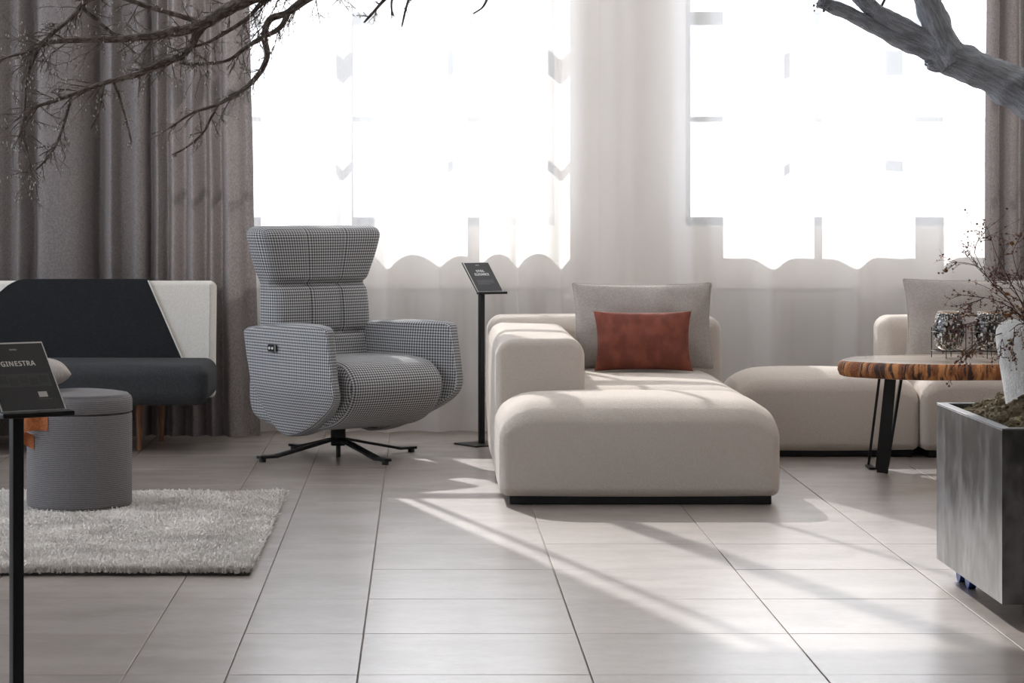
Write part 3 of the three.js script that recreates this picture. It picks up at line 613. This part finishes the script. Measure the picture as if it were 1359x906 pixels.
// ---------------------------------------------------------------- rug
{
  const x0 = -3.2, x1 = -0.562, dN = 8.02, dF = 10.1, t = thing('shag_rug', 'light grey shag rug under the ribbed grey pouf', 'rug', [(x0 + x1) / 2, 0, -(dN + dF) / 2]);
  const w = x1 - x0, l = dF - dN;
  mesh('backing', cbox(-w / 2, w / 2, 0, 0.012, -l / 2, l / 2, 0.003), M.rugBase, t);
  const cl = []; // a little clump of bent fibres
  for (let k = 0; k < 5; k++) {
    const a = rr(0, 6.28), b = rr(0.3, 1), x = Math.cos(a) * 0.004, z = Math.sin(a) * 0.004, q = [];
    const wv = V(-Math.sin(a), 0, Math.cos(a)).multiplyScalar(0.0024), h = rr(0.8, 1.1) * 0.022;
    const pts3 = [V(x, 0, z), V(x + Math.cos(a) * 0.004 * b, h * 0.6, z + Math.sin(a) * 0.004 * b), V(x + Math.cos(a) * 0.014 * b, h, z + Math.sin(a) * 0.014 * b)];
    for (const [i, p] of pts3.entries()) { const s = 1 - i * 0.35; q.push(p.clone().addScaledVector(wv, -s), p.clone().addScaledVector(wv, s)); }
    const g = new THREE.BufferGeometry(); g.setAttribute('position', new THREE.Float32BufferAttribute(q.flatMap((p) => p.toArray()), 3)); g.setAttribute('uv', new THREE.Float32BufferAttribute(new Array(12).fill(0), 2)); g.setIndex([0, 1, 2, 1, 3, 2, 2, 3, 4, 3, 5, 4]); g.computeVertexNormals(); cl.push(g);
  }
  const xa = -2.2, N = 150000, im = new THREE.InstancedMesh(merge(cl), M.pile, N), m = new THREE.Matrix4(), q = new THREE.Quaternion(), col = new THREE.Color();
  for (let i = 0; i < N; i++) {
    const x = (i < N * 0.9 ? rr(xa, x1) : rr(x0, xa)), z = rr(dN, dF), pa = fbm(x * 4, z * 5, 2.2, 3), s = rr(0.75, 1.15) * (1 + pa * 0.5);
    q.setFromEuler(new THREE.Euler(rr(-0.35, 0.35) + 0.5 * noise3(x * 5, z * 5, 9), rr(0, 6.28), rr(-0.35, 0.35)));
    m.compose(V(x - (x0 + x1) / 2, 0.009, (dN + dF) / 2 - z), q, V(s * 1.25, s, s * 1.25)); im.setMatrixAt(i, m);
    const c = clamp(0.82 + 0.25 * pa + rr(-0.12, 0.1), 0.4, 0.97); im.setColorAt(i, col.setRGB(c, c * 0.955, c * 0.91));
  }
  im.name = 'pile'; im.castShadow = im.receiveShadow = true; stuff(im); t.add(im);
}

// ---------------------------------------------------------------- coffee table and candle holders
const TT = 0.503;
{
  const cx = 2.44, cd = 11.08, a = 0.575, b = 0.34, th = 0.073;
  const t = thing('coffee_table', 'live-edge wooden slab coffee table on black steel legs', 'table', [cx, 0, -cd]);
  const N = 160, ring = (s, y, out = 0) => Array.from({ length: N + 1 }, (_, i) => { const f = i % N / N * 2 * Math.PI, w = 1 + 0.035 * Math.sin(3 * f + 1) + 0.02 * Math.sin(7 * f) + 0.012 * noise3(Math.cos(f) * 4, Math.sin(f) * 4, y * 9) ; return V(Math.cos(f) * (a * w * s + out), y, Math.sin(f) * (b * w * s + out)); });
  const grid = (rows, uvf) => { const pos = [], uv = [], idx = []; rows.forEach((r, j) => r.forEach((p, i) => { pos.push(p.x, p.y, p.z); uv.push(...uvf(p, i, j)); })); for (let j = 0; j < rows.length - 1; j++) for (let i = 0; i < N; i++) { const q = j * (N + 1) + i, e = q + N + 1; idx.push(q, q + 1, e, q + 1, e + 1, e); } const g = new THREE.BufferGeometry(); g.setAttribute('position', new THREE.Float32BufferAttribute(pos, 3)); g.setAttribute('uv', new THREE.Float32BufferAttribute(uv, 2)); g.setIndex(idx); return smooth(g); };
  const topMat = phys({ map: mottle([186, 166, 146], [218, 204, 188], 4, 40, [1.2, 0.4], 111, 4), roughness: 0.28, clearcoat: 1, clearcoatRoughness: 0.12 });  // pale colour carries the sky reflection on the varnished top
  const edgeMat = std({ map: tex(1024, (u0, v) => { const u = u0 + 0.016 * (tfbm(u0, v, 18, 3, 3, 125) - 0.5), k = tfbm(u, v, 70, 2, 4, 115), q = tfbm(u, v, 260, 3, 3, 118), e = tfbm(u, v, 60, 2, 4, 121); return mixc(mixc([196, 132, 76], [132, 76, 38], sstep(0.35, 0.65, k)), [46, 26, 16], sstep(0.5, 0.68, q * 0.5 + e * 0.5)); }, { srgb: true, metres: [1.4, 0.16], h: 128 }), roughness: 0.5, bumpMap: boucleBump, bumpScale: 0.004 });
  const y1 = TT, y0 = TT - th;
  const slab = mesh('table_top', grid([ring(0.0001, y0 + 0.002), ring(0.9, y0), ring(0.975, y0 + 0.001), ring(0.985, y0 + 0.01), ring(0.985, y1 - 0.006), ring(0.982, y1), ring(0.6, y1), ring(0.3, y1), ring(0.0001, y1)].reverse(), (p) => [p.x, p.z]), topMat, t);
  mesh('bark_edge', grid([ring(0.98, y0 + 0.002), ring(1, y0 + 0.008, 0.004), ring(1, y0 + 0.03, 0.012), ring(1, y0 + 0.05, 0.010), ring(1, y1 - 0.008, 0.004), ring(0.985, y1 - 0.001)], (p, i) => [i / N * 3.0, p.y]), edgeMat, slab);
  const L = (px, d, y) => V(X(px, d) - cx, y, -d + cd);
  const leg = [
    bar(L(1171, 10.97, 0.004), L(1182, 10.93, y0 + 0.004), 0.05, 0.008, V(1, 0, 0.2)), bar(L(1152.5, 11.27, 0.004), L(1168, 11.22, y0 + 0.004), 0.012, 0.04, V(1, 0, 0.2)), bar(L(1176, 10.99, 0.004), L(1197, 11.15, y0 + 0.004), 0.012, 0.035, V(1, 0, 0)),
    bar(L(1152.5, 11.27, 0.006), L(1158, 11.13, 0.006), 0.03, 0.010, V(1, 0, 0)), bar(L(1163, 11.12, 0.004), L(1176, 11.08, y0 + 0.004), 0.010, 0.02, V(1, 0, 0.2)),
  ];
  mesh('leg', leg, M.darkMetal, t);
  for (const [sx, sz, dx, dz] of [[-1, 1, 0.06, -0.1], [-1, -1, 0.0, 0.1]]) { const g = merge(leg).clone().scale(sx, 1, sz).translate(dx, 0, dz); mesh('leg', g, std({ color: '#2a2b2c', roughness: 0.38, metalness: 0.6, side: THREE.DoubleSide }), t); }
}
{
  const spk = tex(256, (u, v) => { const a = tfbm(u, v, 64, 34, 2, 131); const k = sstep(0.54, 0.64, a); return mixc([22, 21, 22], [206, 204, 200], k); }, { srgb: true, metres: [1, 1] });
  const gm = phys({ map: spk, metalness: 0.4, roughness: 0.16, clearcoat: 1, clearcoatRoughness: 0.05, side: THREE.DoubleSide });
  const inner = std({ color: '#b89b7c', metalness: 0.7, roughness: 0.3, side: THREE.DoubleSide });
  const clear = phys({ color: '#ffffff', roughness: 0.03, transmission: 1, thickness: 0.004, ior: 1.5 });
  const make = (px, d, label) => {
    const t = thing('candle_holder', label, 'candle holder', [X(px, d), TT, -d], 0, 'glass candle holders on the wooden table');
    const y = 0.032, out = [[0.012, y], [0.035, y + 0.003], [0.055, y + 0.018], [0.067, y + 0.045], [0.0725, y + 0.085], [0.069, y + 0.125], [0.060, y + 0.155], [0.051, y + 0.172]];
    const shell = mesh('glass_bowl', lathe([[0, y], ...out], 48), gm, t);
    mesh('inner_shell', lathe([[0, y + 0.006], ...out.map(([r, q]) => [r - 0.004, q + 0.003])], 48), inner, shell);
    mesh('rim', new THREE.TorusGeometry(0.049, 0.0035, 8, 48).rotateX(Math.PI / 2).translate(0, y + 0.174, 0), clear, shell);
    const wires = [0, 1, 2, 3].map((k) => { const a = k * Math.PI / 2 + 0.35; return tube([V(Math.cos(a) * 0.077, 0, Math.sin(a) * 0.077), V(Math.cos(a) * 0.077, 0.138, Math.sin(a) * 0.077)], [0.0022], { seg: 6 }); });
    wires.forEach((g) => mesh('stand_leg', g, M.blackMetal, t));
    mesh('stand_ring', [new THREE.TorusGeometry(0.077, 0.002, 6, 48).rotateX(Math.PI / 2).translate(0, 0.032, 0), new THREE.TorusGeometry(0.077, 0.002, 6, 48).rotateX(Math.PI / 2).translate(0, 0.118, 0), ...[0, 1].map((k) => { const a = k * Math.PI / 2 + 0.35; return tube([V(Math.cos(a) * 0.077, 0.031, Math.sin(a) * 0.077), V(-Math.cos(a) * 0.077, 0.031, -Math.sin(a) * 0.077)], [0.002], { seg: 6 }); })], M.blackMetal, t);
  };
  make(1259, 11.2, 'speckled dark glass candle holder in a wire stand, clear of the twigs');
  make(1313, 11.2, 'speckled dark glass candle holder in a wire stand behind the dry twigs');
}

// ---------------------------------------------------------------- planter with moss, vase and dry plant
const PX0 = 1.667, PX1 = 2.567, PDN = 7.08, PDF = 7.98, PE = 0.06, PT = 0.567;
{
  const mx = (PX0 + PX1) / 2, md = (PDN + PDF) / 2;
  const t = thing('planter', 'large dark concrete box planter on blue casters', 'planter', [mx, 0, -md]);
  const w = PX1 - PX0, l = PDF - PDN, k = 0.028;
  const frameGeo = (h, y) => { const sh = new THREE.Shape([[-1, -1], [1, -1], [1, 1], [-1, 1]].map(([a, b]) => new THREE.Vector2(a * (w / 2 - 0.002), b * (l / 2 - 0.002)))); sh.holes.push(new THREE.Path([[-1, -1], [-1, 1], [1, 1], [1, -1]].map(([a, b]) => new THREE.Vector2(a * (w / 2 - k), b * (l / 2 - k))))); const g = new THREE.ExtrudeGeometry(sh, { depth: h - 0.004, bevelSize: 0.002, bevelThickness: 0.002, bevelSegments: 1 }); return uvBox(g.rotateX(-Math.PI / 2).translate(0, y + 0.002, 0)); };
  mesh('box', [frameGeo(PT - 0.005 - PE, PE), box(-w / 2 + k, w / 2 - k, PE, PE + 0.04, -l / 2 + k, l / 2 - k)], M.concrete, t);
  mesh('rim', frameGeo(0.005, PT - 0.005), M.concreteRim, t);
  mesh('soil', box(-w / 2 + k, w / 2 - k, PE + 0.04, PT - 0.075, -l / 2 + k, l / 2 - k), M.soil, t);
  for (const [x, z] of [[-w / 2 + 0.062, -md + 7.76 - 0.0], [w / 2 - 0.062, 0.24], [-w / 2 + 0.062, 0.36], [w / 2 - 0.062, -0.36]]) {
    const c = new THREE.CylinderGeometry(0.034, 0.034, 0.024, 24); c.rotateZ(Math.PI / 2); c.translate(x, 0.034, -z);
    const wheel = mesh('caster_wheel', c, M.blueRubber, t);
    mesh('caster_fork', [box(x - 0.02, x + 0.02, PE - 0.004, PE + 0.004, -z - 0.025, -z + 0.025), box(x - 0.018, x - 0.014, 0.03, PE, -z - 0.012, -z + 0.012), box(x + 0.014, x + 0.018, 0.03, PE, -z - 0.012, -z + 0.012)], M.darkMetal, wheel);
  }
}
{
  const geos = [];
  const n = 70, w = PX1 - PX0 - 0.06, l = PDF - PDN - 0.06, hgt = (u, v) => 0.54 + 0.105 * sstep(0.02, 0.3, u) * sstep(1.02, 0.8, u) * (0.35 + 0.65 * sstep(1.02, 0.6, v)) * (0.6 + 0.4 * sstep(-0.02, 0.2, v)) + 0.022 * fbm(u * 9, v * 9, 3, 4);
  const mound = new THREE.PlaneGeometry(w, l, n, n).rotateX(-Math.PI / 2), p = mound.attributes.position;
  for (let i = 0; i < p.count; i++) p.setY(i, hgt(p.getX(i) / w + 0.5, p.getZ(i) / l + 0.5));
  mound.computeVertexNormals(); geos.push(mound.toNonIndexed());
  for (let i = 0; i < 900; i++) {
    const u = rnd(), v = rnd(), r = rr(0.008, 0.024), g = new THREE.IcosahedronGeometry(r, 2), q = g.attributes.position, s = rr(0, 99);
    for (let k = 0; k < q.count; k++) { const f = 1 + 0.5 * noise3(q.getX(k) * 160 + s, q.getY(k) * 160, q.getZ(k) * 160); q.setXYZ(k, q.getX(k) * f, q.getY(k) * f * 0.8, q.getZ(k) * f); }
    g.computeVertexNormals(); g.translate((u - 0.5) * w * 0.97, hgt(u, v) + r * 0.25, (v - 0.5) * l * 0.97); geos.push(g);
  }
  const m = mesh('moss', geos, M.moss); m.position.set((PX0 + PX1) / 2, 0, -(PDN + PDF) / 2); stuff(m); tag(m, 'brown-green cushion moss filling the concrete planter', 'moss');
}
const VD = 7.66, VX = X(1379, VD);
{
  const t = mesh('vase', lathe([[0, 0], [0.085, 0], [0.096, 0.006], [0.104, 0.06], [0.116, 0.14], [0.128, 0.21], [0.133, 0.25], [0.130, 0.275], [0.118, 0.293], [0.098, 0.303], [0.080, 0.304], [0.074, 0.297], [0.078, 0.24], [0.07, 0.05], [0, 0.04]], 64), M.ceramic);
  t.position.set(VX, 0.545, -VD); tag(t, 'rough white ceramic vase standing in the mossy planter', 'vase');
}
function twigTree(start, dir, len, r, depth, out, nodes, { kids = 4, spread = 0.7, wander = 0.35, droop = 0, shrink = 0.55 } = {}) {
  const n = 5, pts = [start.clone()], d = dir.clone().normalize();
  for (let i = 0; i < n; i++) { d.add(V(rr(-1, 1), rr(-1, 1), rr(-1, 1)).multiplyScalar(wander * 0.35)).add(V(0, -droop, 0)).normalize(); pts.push(pts[i].clone().addScaledVector(d, len / n)); }
  out.push(tube(pts, [r, r * 0.45], { seg: depth > 1 ? 5 : 4, n: n * 2, cap: false }));
  for (let i = 1; i <= n; i++) nodes.push([pts[i], d.clone(), depth]);
  if (depth > 0) for (let k = 0; k < kids; k++) {
    const i = 1 + Math.floor(rnd() * (n - 0.01)), base = pts[i], nd = pts[i].clone().sub(pts[i - 1]).normalize().add(V(rr(-1, 1), rr(-1, 1), rr(-1, 1)).multiplyScalar(spread)).normalize();
    twigTree(base, nd, len * rr(shrink * 0.6, shrink), r * 0.6, depth - 1, out, nodes, { kids: Math.max(2, kids - 1), spread, wander, droop, shrink });
  }
}
{
  const t = thing('dry_plant', 'tangled dry twigs with small reddish leaves in the white vase', 'plant', [VX, 0.845, -VD]);
  const stems = [], nodes = [];
  const dirs = [[-0.75, 0.85, 0.1, 0.30], [-0.45, 0.9, 0.2, 0.26], [-0.2, 0.9, -0.1, 0.25], [-1.0, 0.35, 0.1, 0.22], [-0.9, 0.15, 0.3, 0.19], [-0.6, 0.5, 0.4, 0.2], [-0.3, 0.6, 0.5, 0.2], [0.2, 0.9, 0.1, 0.27], [0.5, 0.8, 0.1, 0.25], [0.8, 0.4, 0.1, 0.22], [0.3, 0.5, 0.6, 0.2], [-0.15, 0.3, 0.9, 0.19], [0.6, 0.3, 0.5, 0.2], [-0.6, 0.2, 0.7, 0.19]];
  for (const [x, y, z, l] of dirs) twigTree(V(x * 0.05, -0.02, z * 0.05), V(x, y, z), l, 0.0022, 3, stems, nodes, { kids: 5, spread: 0.8, wander: 0.45, droop: y < 0.5 ? 0.13 : 0.015, shrink: 0.62 });
  stems.push(tube([V(0.03, -0.25, 0), V(0.01, -0.1, 0), V(0, 0.01, 0)], [0.006, 0.005], { seg: 6 }));
  mesh('stems', stems, M.dryStem, t);
  const lf = [], lo = [];
  for (const [p, , dep] of nodes) { if (dep > 1 || rnd() > 0.55) continue; const g = new THREE.CircleGeometry(rr(0.0022, 0.0045), 5).rotateX(rr(0, 3)).rotateY(rr(0, 6)).translate(p.x + rr(-1, 1) * 0.004, p.y + rr(-1, 1) * 0.004, p.z + rr(-1, 1) * 0.004); (rnd() < 0.85 ? lf : lo).push(g); }
  for (let i = 0; i < 26; i++) { const [p] = nodes[Math.floor(rnd() * nodes.length)]; lo.push(new THREE.CircleGeometry(rr(0.006, 0.009), 6).rotateX(rr(0, 3)).rotateY(rr(0, 6)).translate(p.x, p.y, p.z)); }
  stuff(mesh('leaves', lf, M.dryLeaf, t)); stuff(mesh('ochre_leaves', lo, M.dryLeafOchre, t));
}

// ---------------------------------------------------------------- bare tree rooted in the planter, its limbs reaching over the room
{
  const D = 7.5, t = thing('bare_tree', 'leafless grey tree with a thick forked limb and overhanging twigs', 'tree', [X(1480, 7.53), 0.5, -7.53]);
  const org = t.position.clone(), k = D / F;
  const pl = (list, d = D) => list.map(([x, y, dd]) => at(x, y, d + (dd ?? 0)).sub(org));
  const limb = (name, list, radii, o = {}) => mesh(name, tube(pl(list, o.d), radii.map((r) => r * k), { seg: o.seg ?? 14, n: o.n ?? list.length * 8, bump: o.bump ?? 0.25 }), o.mat ?? M.bark, t);
  limb('trunk', [[1480, 596, 0.03], [1476, 500], [1462, 350], [1436, 225], [1390, 150], [1340, 112], [1295, 90], [1262, 76], [1246, 62]], [46, 42, 38, 35, 31, 27, 24, 22, 21], { n: 90 });
  limb('limb', [[1268, 82], [1252, 55], [1240, 26], [1228, -2], [1216, -45], [1210, -120]], [23, 20, 18, 16.5, 15, 12]);
  limb('limb', [[1258, 84], [1232, 70], [1200, 56], [1168, 40], [1135, 22], [1108, 10], [1086, 2]], [16, 12, 11, 10, 9.5, 10, 8]);
  limb('limb', [[1252, 66], [1222, 48], [1192, 34], [1166, 18], [1142, -4], [1115, -34], [1050, -72], [900, -96], [760, -92], [640, -70], [540, -46], [470, -28]], [16, 13, 13, 12, 11, 11, 11, 10.5, 10, 9.5, 9, 9], { n: 120 });
  limb('stub', [[1258, 84], [1244, 87], [1232, 85]], [12, 9, 7]);
  { const g = []; for (let i = 0; i < 46; i++) { const p = at(i < 36 ? 1090 + rr(-12, 14) : 1232 + rr(-5, 5), i < 36 ? 7 + rr(-6, 8) : 84 + rr(-5, 3), D + rr(-0.03, 0.0)).sub(org); g.push(new THREE.IcosahedronGeometry(rr(0.002, 0.005), 0).translate(p.x, p.y, p.z)); } mesh('knobs', g, M.bark, t); }
  const side = [], nodes = [];
  const branch = (list, radii, twigs, len = 0.1, d = D) => {
    mesh('branch', tube(pl(list, d), radii.map((r) => r * k), { seg: 7, n: list.length * 5, bump: 0.3 }), M.twig, t);
    const c = new THREE.CatmullRomCurve3(pl(list, d), false, 'centripetal');
    for (let i = 0; i < twigs * 1.5; i++) { const u = rr(0.08, 1), p = c.getPoint(u), tg = c.getTangent(u); twigTree(p, tg.multiplyScalar(0.7).add(V(rr(-1, 1), rr(-1, 0.9), rr(-0.8, 0.8))), len * rr(0.5, 1.3), 0.0021, 2, side, nodes, { kids: 4, spread: 0.85, wander: 0.5, droop: 0.04, shrink: 0.65 }); }
  };
  branch([[540, -46], [470, -38], [400, -22], [340, -6], [301, 13], [269, 32], [232, 42], [200, 48], [155, 52], [115, 53], [69, 56], [43, 66], [0, 79], [-40, 92]], [9, 9, 10, 10, 9.5, 8, 7, 5.5, 5, 4, 3.2, 2.4, 2, 1.5], 44, 0.11);
  branch([[274, 30], [262, 44], [253, 61], [240, 75], [218, 83], [184, 98], [138, 110], [103, 123], [69, 135], [46, 143], [32, 160], [24, 185]], [6, 6, 5.5, 5, 4.5, 3.8, 3.2, 2.8, 2.3, 2, 1.6, 1.2], 34, 0.10);
  branch([[470, -30], [430, -12], [405, 0], [383, 16], [358, 26], [351, 50], [355, 74], [340, 103], [317, 123], [290, 138], [253, 151], [226, 170]], [7, 6, 5.5, 5.2, 4.6, 4.4, 4, 3.6, 3, 2.4, 1.9, 1.4], 14, 0.09);
  branch([[430, -12], [380, -10], [351, 2], [327, 25], [298, 44], [272, 58], [255, 62]], [4.5, 4, 3.4, 3, 2.6, 2.2, 1.8], 9, 0.08);
  branch([[383, 16], [372, 36], [348, 50], [325, 64], [310, 76], [295, 82], [258, 85], [238, 84]], [4, 3.6, 3.2, 2.8, 2.6, 2.4, 2.1, 1.8], 10, 0.07);
  branch([[200, -40], [150, -20], [115, 0], [95, 23], [77, 37], [52, 63], [37, 98], [33, 135], [32, 178], [38, 210], [43, 232]], [5, 4.6, 4.2, 4, 3.8, 3.2, 2.6, 2.2, 1.8, 1.5, 1.1], 26, 0.08);
  branch([[270, 30], [200, 10], [140, -6], [110, 8], [129, 27], [155, 49]], [4, 3.4, 3, 2.8, 2.6, 2.4], 12, 0.08);
  branch([[138, 110], [134, 130], [131, 148], [120, 172]], [2.2, 2, 1.7, 1.3], 4, 0.04);
  branch([[150, 107], [157, 125], [164, 148], [174, 186]], [2.1, 1.9, 1.6, 1.1], 4, 0.03);
  branch([[95, 126], [86, 160], [77, 186], [66, 206], [43, 230]], [2.1, 1.8, 1.7, 1.5, 1.1], 7, 0.05);
  branch([[290, 138], [279, 158], [268, 178], [240, 200], [228, 205]], [2, 1.8, 1.6, 1.3, 1], 4, 0.04);
  branch([[351, 2], [360, -20], [420, -30]], [3, 3, 3], 5, 0.06);
  branch([[540, -46], [525, -16], [508, 2], [494, 18], [483, 30]], [3.2, 2.6, 2.2, 1.9, 1.2], 3, 0.03);
  branch([[560, -50], [540, -24], [521, -2], [520, 20]], [2.6, 2.2, 1.8, 1.1], 2, 0.02);
  branch([[575, -54], [552, -22], [541, 4], [533, 36]], [2.6, 2.2, 1.8, 1.1], 2, 0.02);
  branch([[680, -80], [660, -34], [646, 0], [640, 10], [628, 18]], [2.6, 2.2, 1.8, 1.5, 1], 2, 0.03);
  branch([[1270, -40], [1252, -14], [1246, 8]], [2.4, 2, 1.6], 1, 0.02);
  branch([[1200, -40], [1182, -16], [1170, 8]], [2.4, 2, 1.6], 1, 0.02);
  mesh('twigs', side, M.twig, t);
  const li = []; for (const [p, , dep] of nodes) if (dep < 2 && rnd() < 0.05) li.push(new THREE.IcosahedronGeometry(rr(0.0012, 0.0021), 0).scale(1, 2.2, 1).translate(p.x, p.y, p.z));
  stuff(mesh('lichen', li, M.lichen, t));
}

renderer.render(scene, camera);
